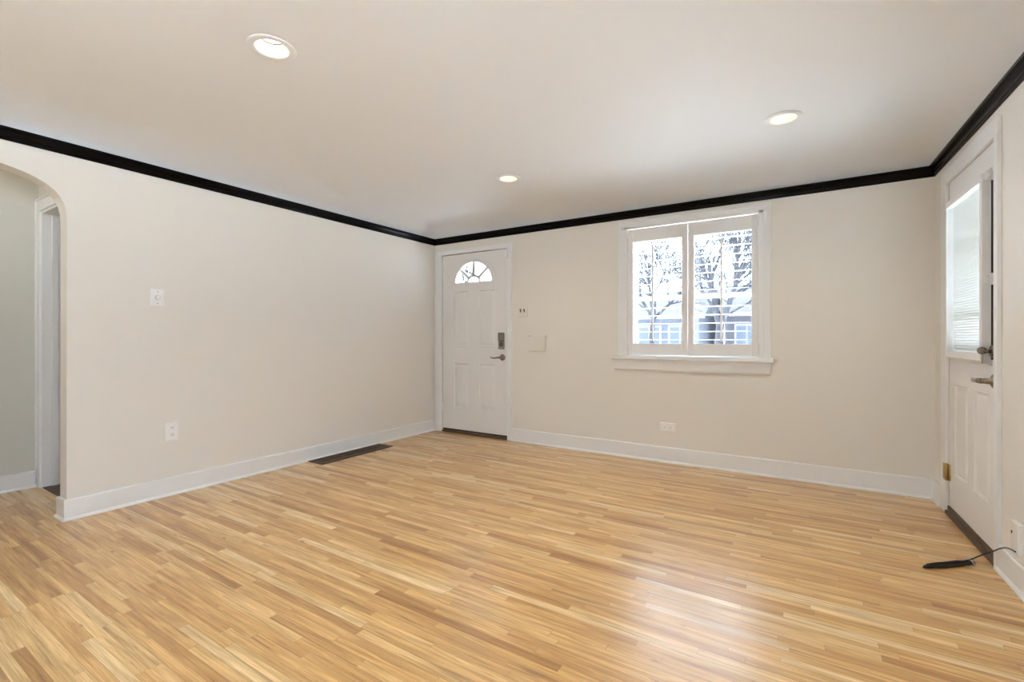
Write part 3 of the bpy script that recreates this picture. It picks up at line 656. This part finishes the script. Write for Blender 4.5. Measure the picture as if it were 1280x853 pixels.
finish('coil', m, M_CABLE, cb)
wp = FR @ Vector((-0.022, 2.965, 0.178)); 
m = MB()
P = [ctr+ax*0.06+nr*0.006+Vector((0, 0, 0.014)), ctr+ax*0.115+Vector((0, 0, 0.022)), Vector((0.722, 3.215, 0.050)), Vector((0.752, 3.190, 0.082)), FR @ Vector((-0.030, 3.12, 0.130)), FR @ Vector((-0.026, 3.04, 0.165)), wp]
pts = []
for i in range(len(P)-1):
    p0, p1, p2, p3 = P[max(i-1, 0)], P[i], P[i+1], P[min(i+2, len(P)-1)]
    for k in range(6):
        u = k/6; pts.append(0.5*((2*p1)+(p2-p0)*u+(2*p0-5*p1+4*p2-p3)*u*u+(3*p1-p0-3*p2+p3)*u**3))
pts.append(P[-1]); m.tube(pts, 0.0032, 7); finish('cable_lead', m, M_CABLE, cb)
tp = ctr+ax*0.118
m = MB().tube([tp+nr*0.024+Vector((0, 0, 0.006)), tp+nr*0.014+Vector((0, 0, 0.021)), tp-nr*0.010+Vector((0, 0, 0.022)), tp-nr*0.024+Vector((0, 0, 0.007))], 0.0030, 6)
m.tube([tp+Vector((0, 0, 0.022)), tp+ax*0.008+Vector((0, 0, 0.032)), tp+ax*0.020+Vector((0, 0, 0.034))], 0.0022, 6)
o = finish('twist_tie', m, M_TIE, cb); o['label'] = 'silver twist tie'

# ------------------------------------------------------------------ outdoors
GZ = -0.6
tag(finish('ground', MB().box(-70, 60, -60, 90, GZ-0.3, GZ), M_SNOW), 'patchy snow lawn outside the window', 'ground', kind='structure')
def tree(x, y, h, lean, label, seed, spread=1.0, r0=0.16, fork=0.28):
    rg = random.Random(seed)
    t = thing('bare_tree', (x, y, GZ), label, 'tree', 'bare winter trees outside')
    tr, br = MB(), MB()
    def grow(p, d, ln, r, depth):
        pts = [p]; rad = [r]; q = p; dd = d
        for k in range(4):
            dd = (dd+Vector((rg.uniform(-.12, .12), rg.uniform(-.12, .12), rg.uniform(-.02, .10)))).normalized(); q = q+dd*ln/4; pts.append(q); rad.append(max(0.013, r*(1-0.11*(k+1))))
        (tr if depth == 0 else br).tube(pts, rad, 7 if depth < 2 else 4 if depth < 4 else 3)
        if depth >= 5: return
        nb = (4, 4, 4, 4, 3)[depth]
        for i in range(nb):
            at = rg.uniform(0.45, 1.0) if depth else rg.uniform(0.75, 1.0)
            b0 = pts[min(4, int(at*4))]; az = 2*PI*(i+rg.random())/nb; el = rg.uniform(0.35, 0.85)*spread
            u = dd.orthogonal().normalized(); w = dd.cross(u)
            nd = (dd*math.cos(el)+(u*math.cos(az)+w*math.sin(az))*math.sin(el)).normalized()
            grow(b0, nd, ln*rg.uniform(0.58, 0.78), r*rg.uniform(0.42, 0.58), depth+1)
    grow(Vector((x, y, GZ)), Vector((lean, 0, 1)).normalized(), h*fork, r0, 0)
    finish('trunk', tr, M_BARK, t); finish('branches', br, M_BARK, t)
tree(-2.3, 14.5, 9.5, 0.02, 'bare tree with a forked trunk behind the right shutter', 5, 0.95, 0.17)
tree(-6.3, 22.5, 12.5, 0.0, 'bare tree with dense twigs behind the left shutter', 8, 1.15, 0.17)
tree(-12.0, 14.5, 9.0, 0.0, 'bare tree showing through the half-round door glass', 12, 1.1, 0.17)
tree(0.8, 25.0, 9.5, -0.05, 'bare tree in front of the brown house across the street', 31, 1.1, 0.17)
def house(x0, x1, y, h, rh, m_w, label, wins, dpt=8):
    t = thing('house', ((x0+x1)/2, y+dpt/2, GZ), label, 'house')
    finish('wall', MB().box(x0, x1, y, y+dpt, GZ, h), m_w, t)
    ov = 0.4; pts = [(x0-ov, y-ov, h), (x0-ov, y+dpt+ov, h), (x0-ov, y+dpt/2, h+rh)]
    finish('roof', MB().prism(pts, (0, 0, 0), (x1-x0+2*ov, 0, 0)), M_ROOF, t)
    finish('fascia', MB().box(x0-ov, x1+ov, y-ov-0.05, y-ov, h-0.18, h+0.04), M_EXTW, t)
    for wx, wz, ww, wh_ in wins:
        f = finish('window_frame', MB().box(wx-ww/2-0.12, wx+ww/2+0.12, y-0.06, y, wz-0.12, wz+wh_+0.12), M_EXTW, t)
        finish('pane', MB().box(wx-ww/2, wx-0.04, y-0.09, y-0.061, wz, wz+wh_).box(wx+0.04, wx+ww/2, y-0.09, y-0.061, wz, wz+wh_), M_PANE, f)
house(-15.5, -5.6, 30.0, 2.5, 1.9, M_SIDING, 'pale house across the street behind the left shutter', [(-8.6, 0.6, 1.3, 1.2), (-6.7, 0.6, 1.2, 1.2), (-11.5, 0.5, 1.6, 1.2)])
house(-4.6, 6.0, 33.0, 2.7, 2.2, M_BRICKY, 'brown house across the street behind the right shutter', [(-3.3, 0.6, 1.2, 1.3), (-0.6, 0.6, 1.4, 1.3), (2.8, 0.6, 1.4, 1.3)])
# twiggy hedge by the street
hb = MB(); rg = random.Random(9)
for i in range(1500):
    x = rg.uniform(-13, 2); y = 21+rg.uniform(-0.6, 0.6); z = GZ+rg.uniform(0, 0.9); d = Vector((rg.uniform(-.6, .6), rg.uniform(-.3, .3), rg.uniform(.4, 1))).normalized()*rg.uniform(0.35, 0.9)
    p = Vector((x, y, z)); hb.tube([p, p+d*0.5+Vector((rg.uniform(-.06, .06), 0, 0)), p+d], [0.016, 0.011, 0.004], 3)
tag(finish('twiggy_hedge', hb, M_HEDGE, None, (-5, 21, GZ)), 'brown twiggy hedge along the street outside the window', 'hedge', kind='stuff')
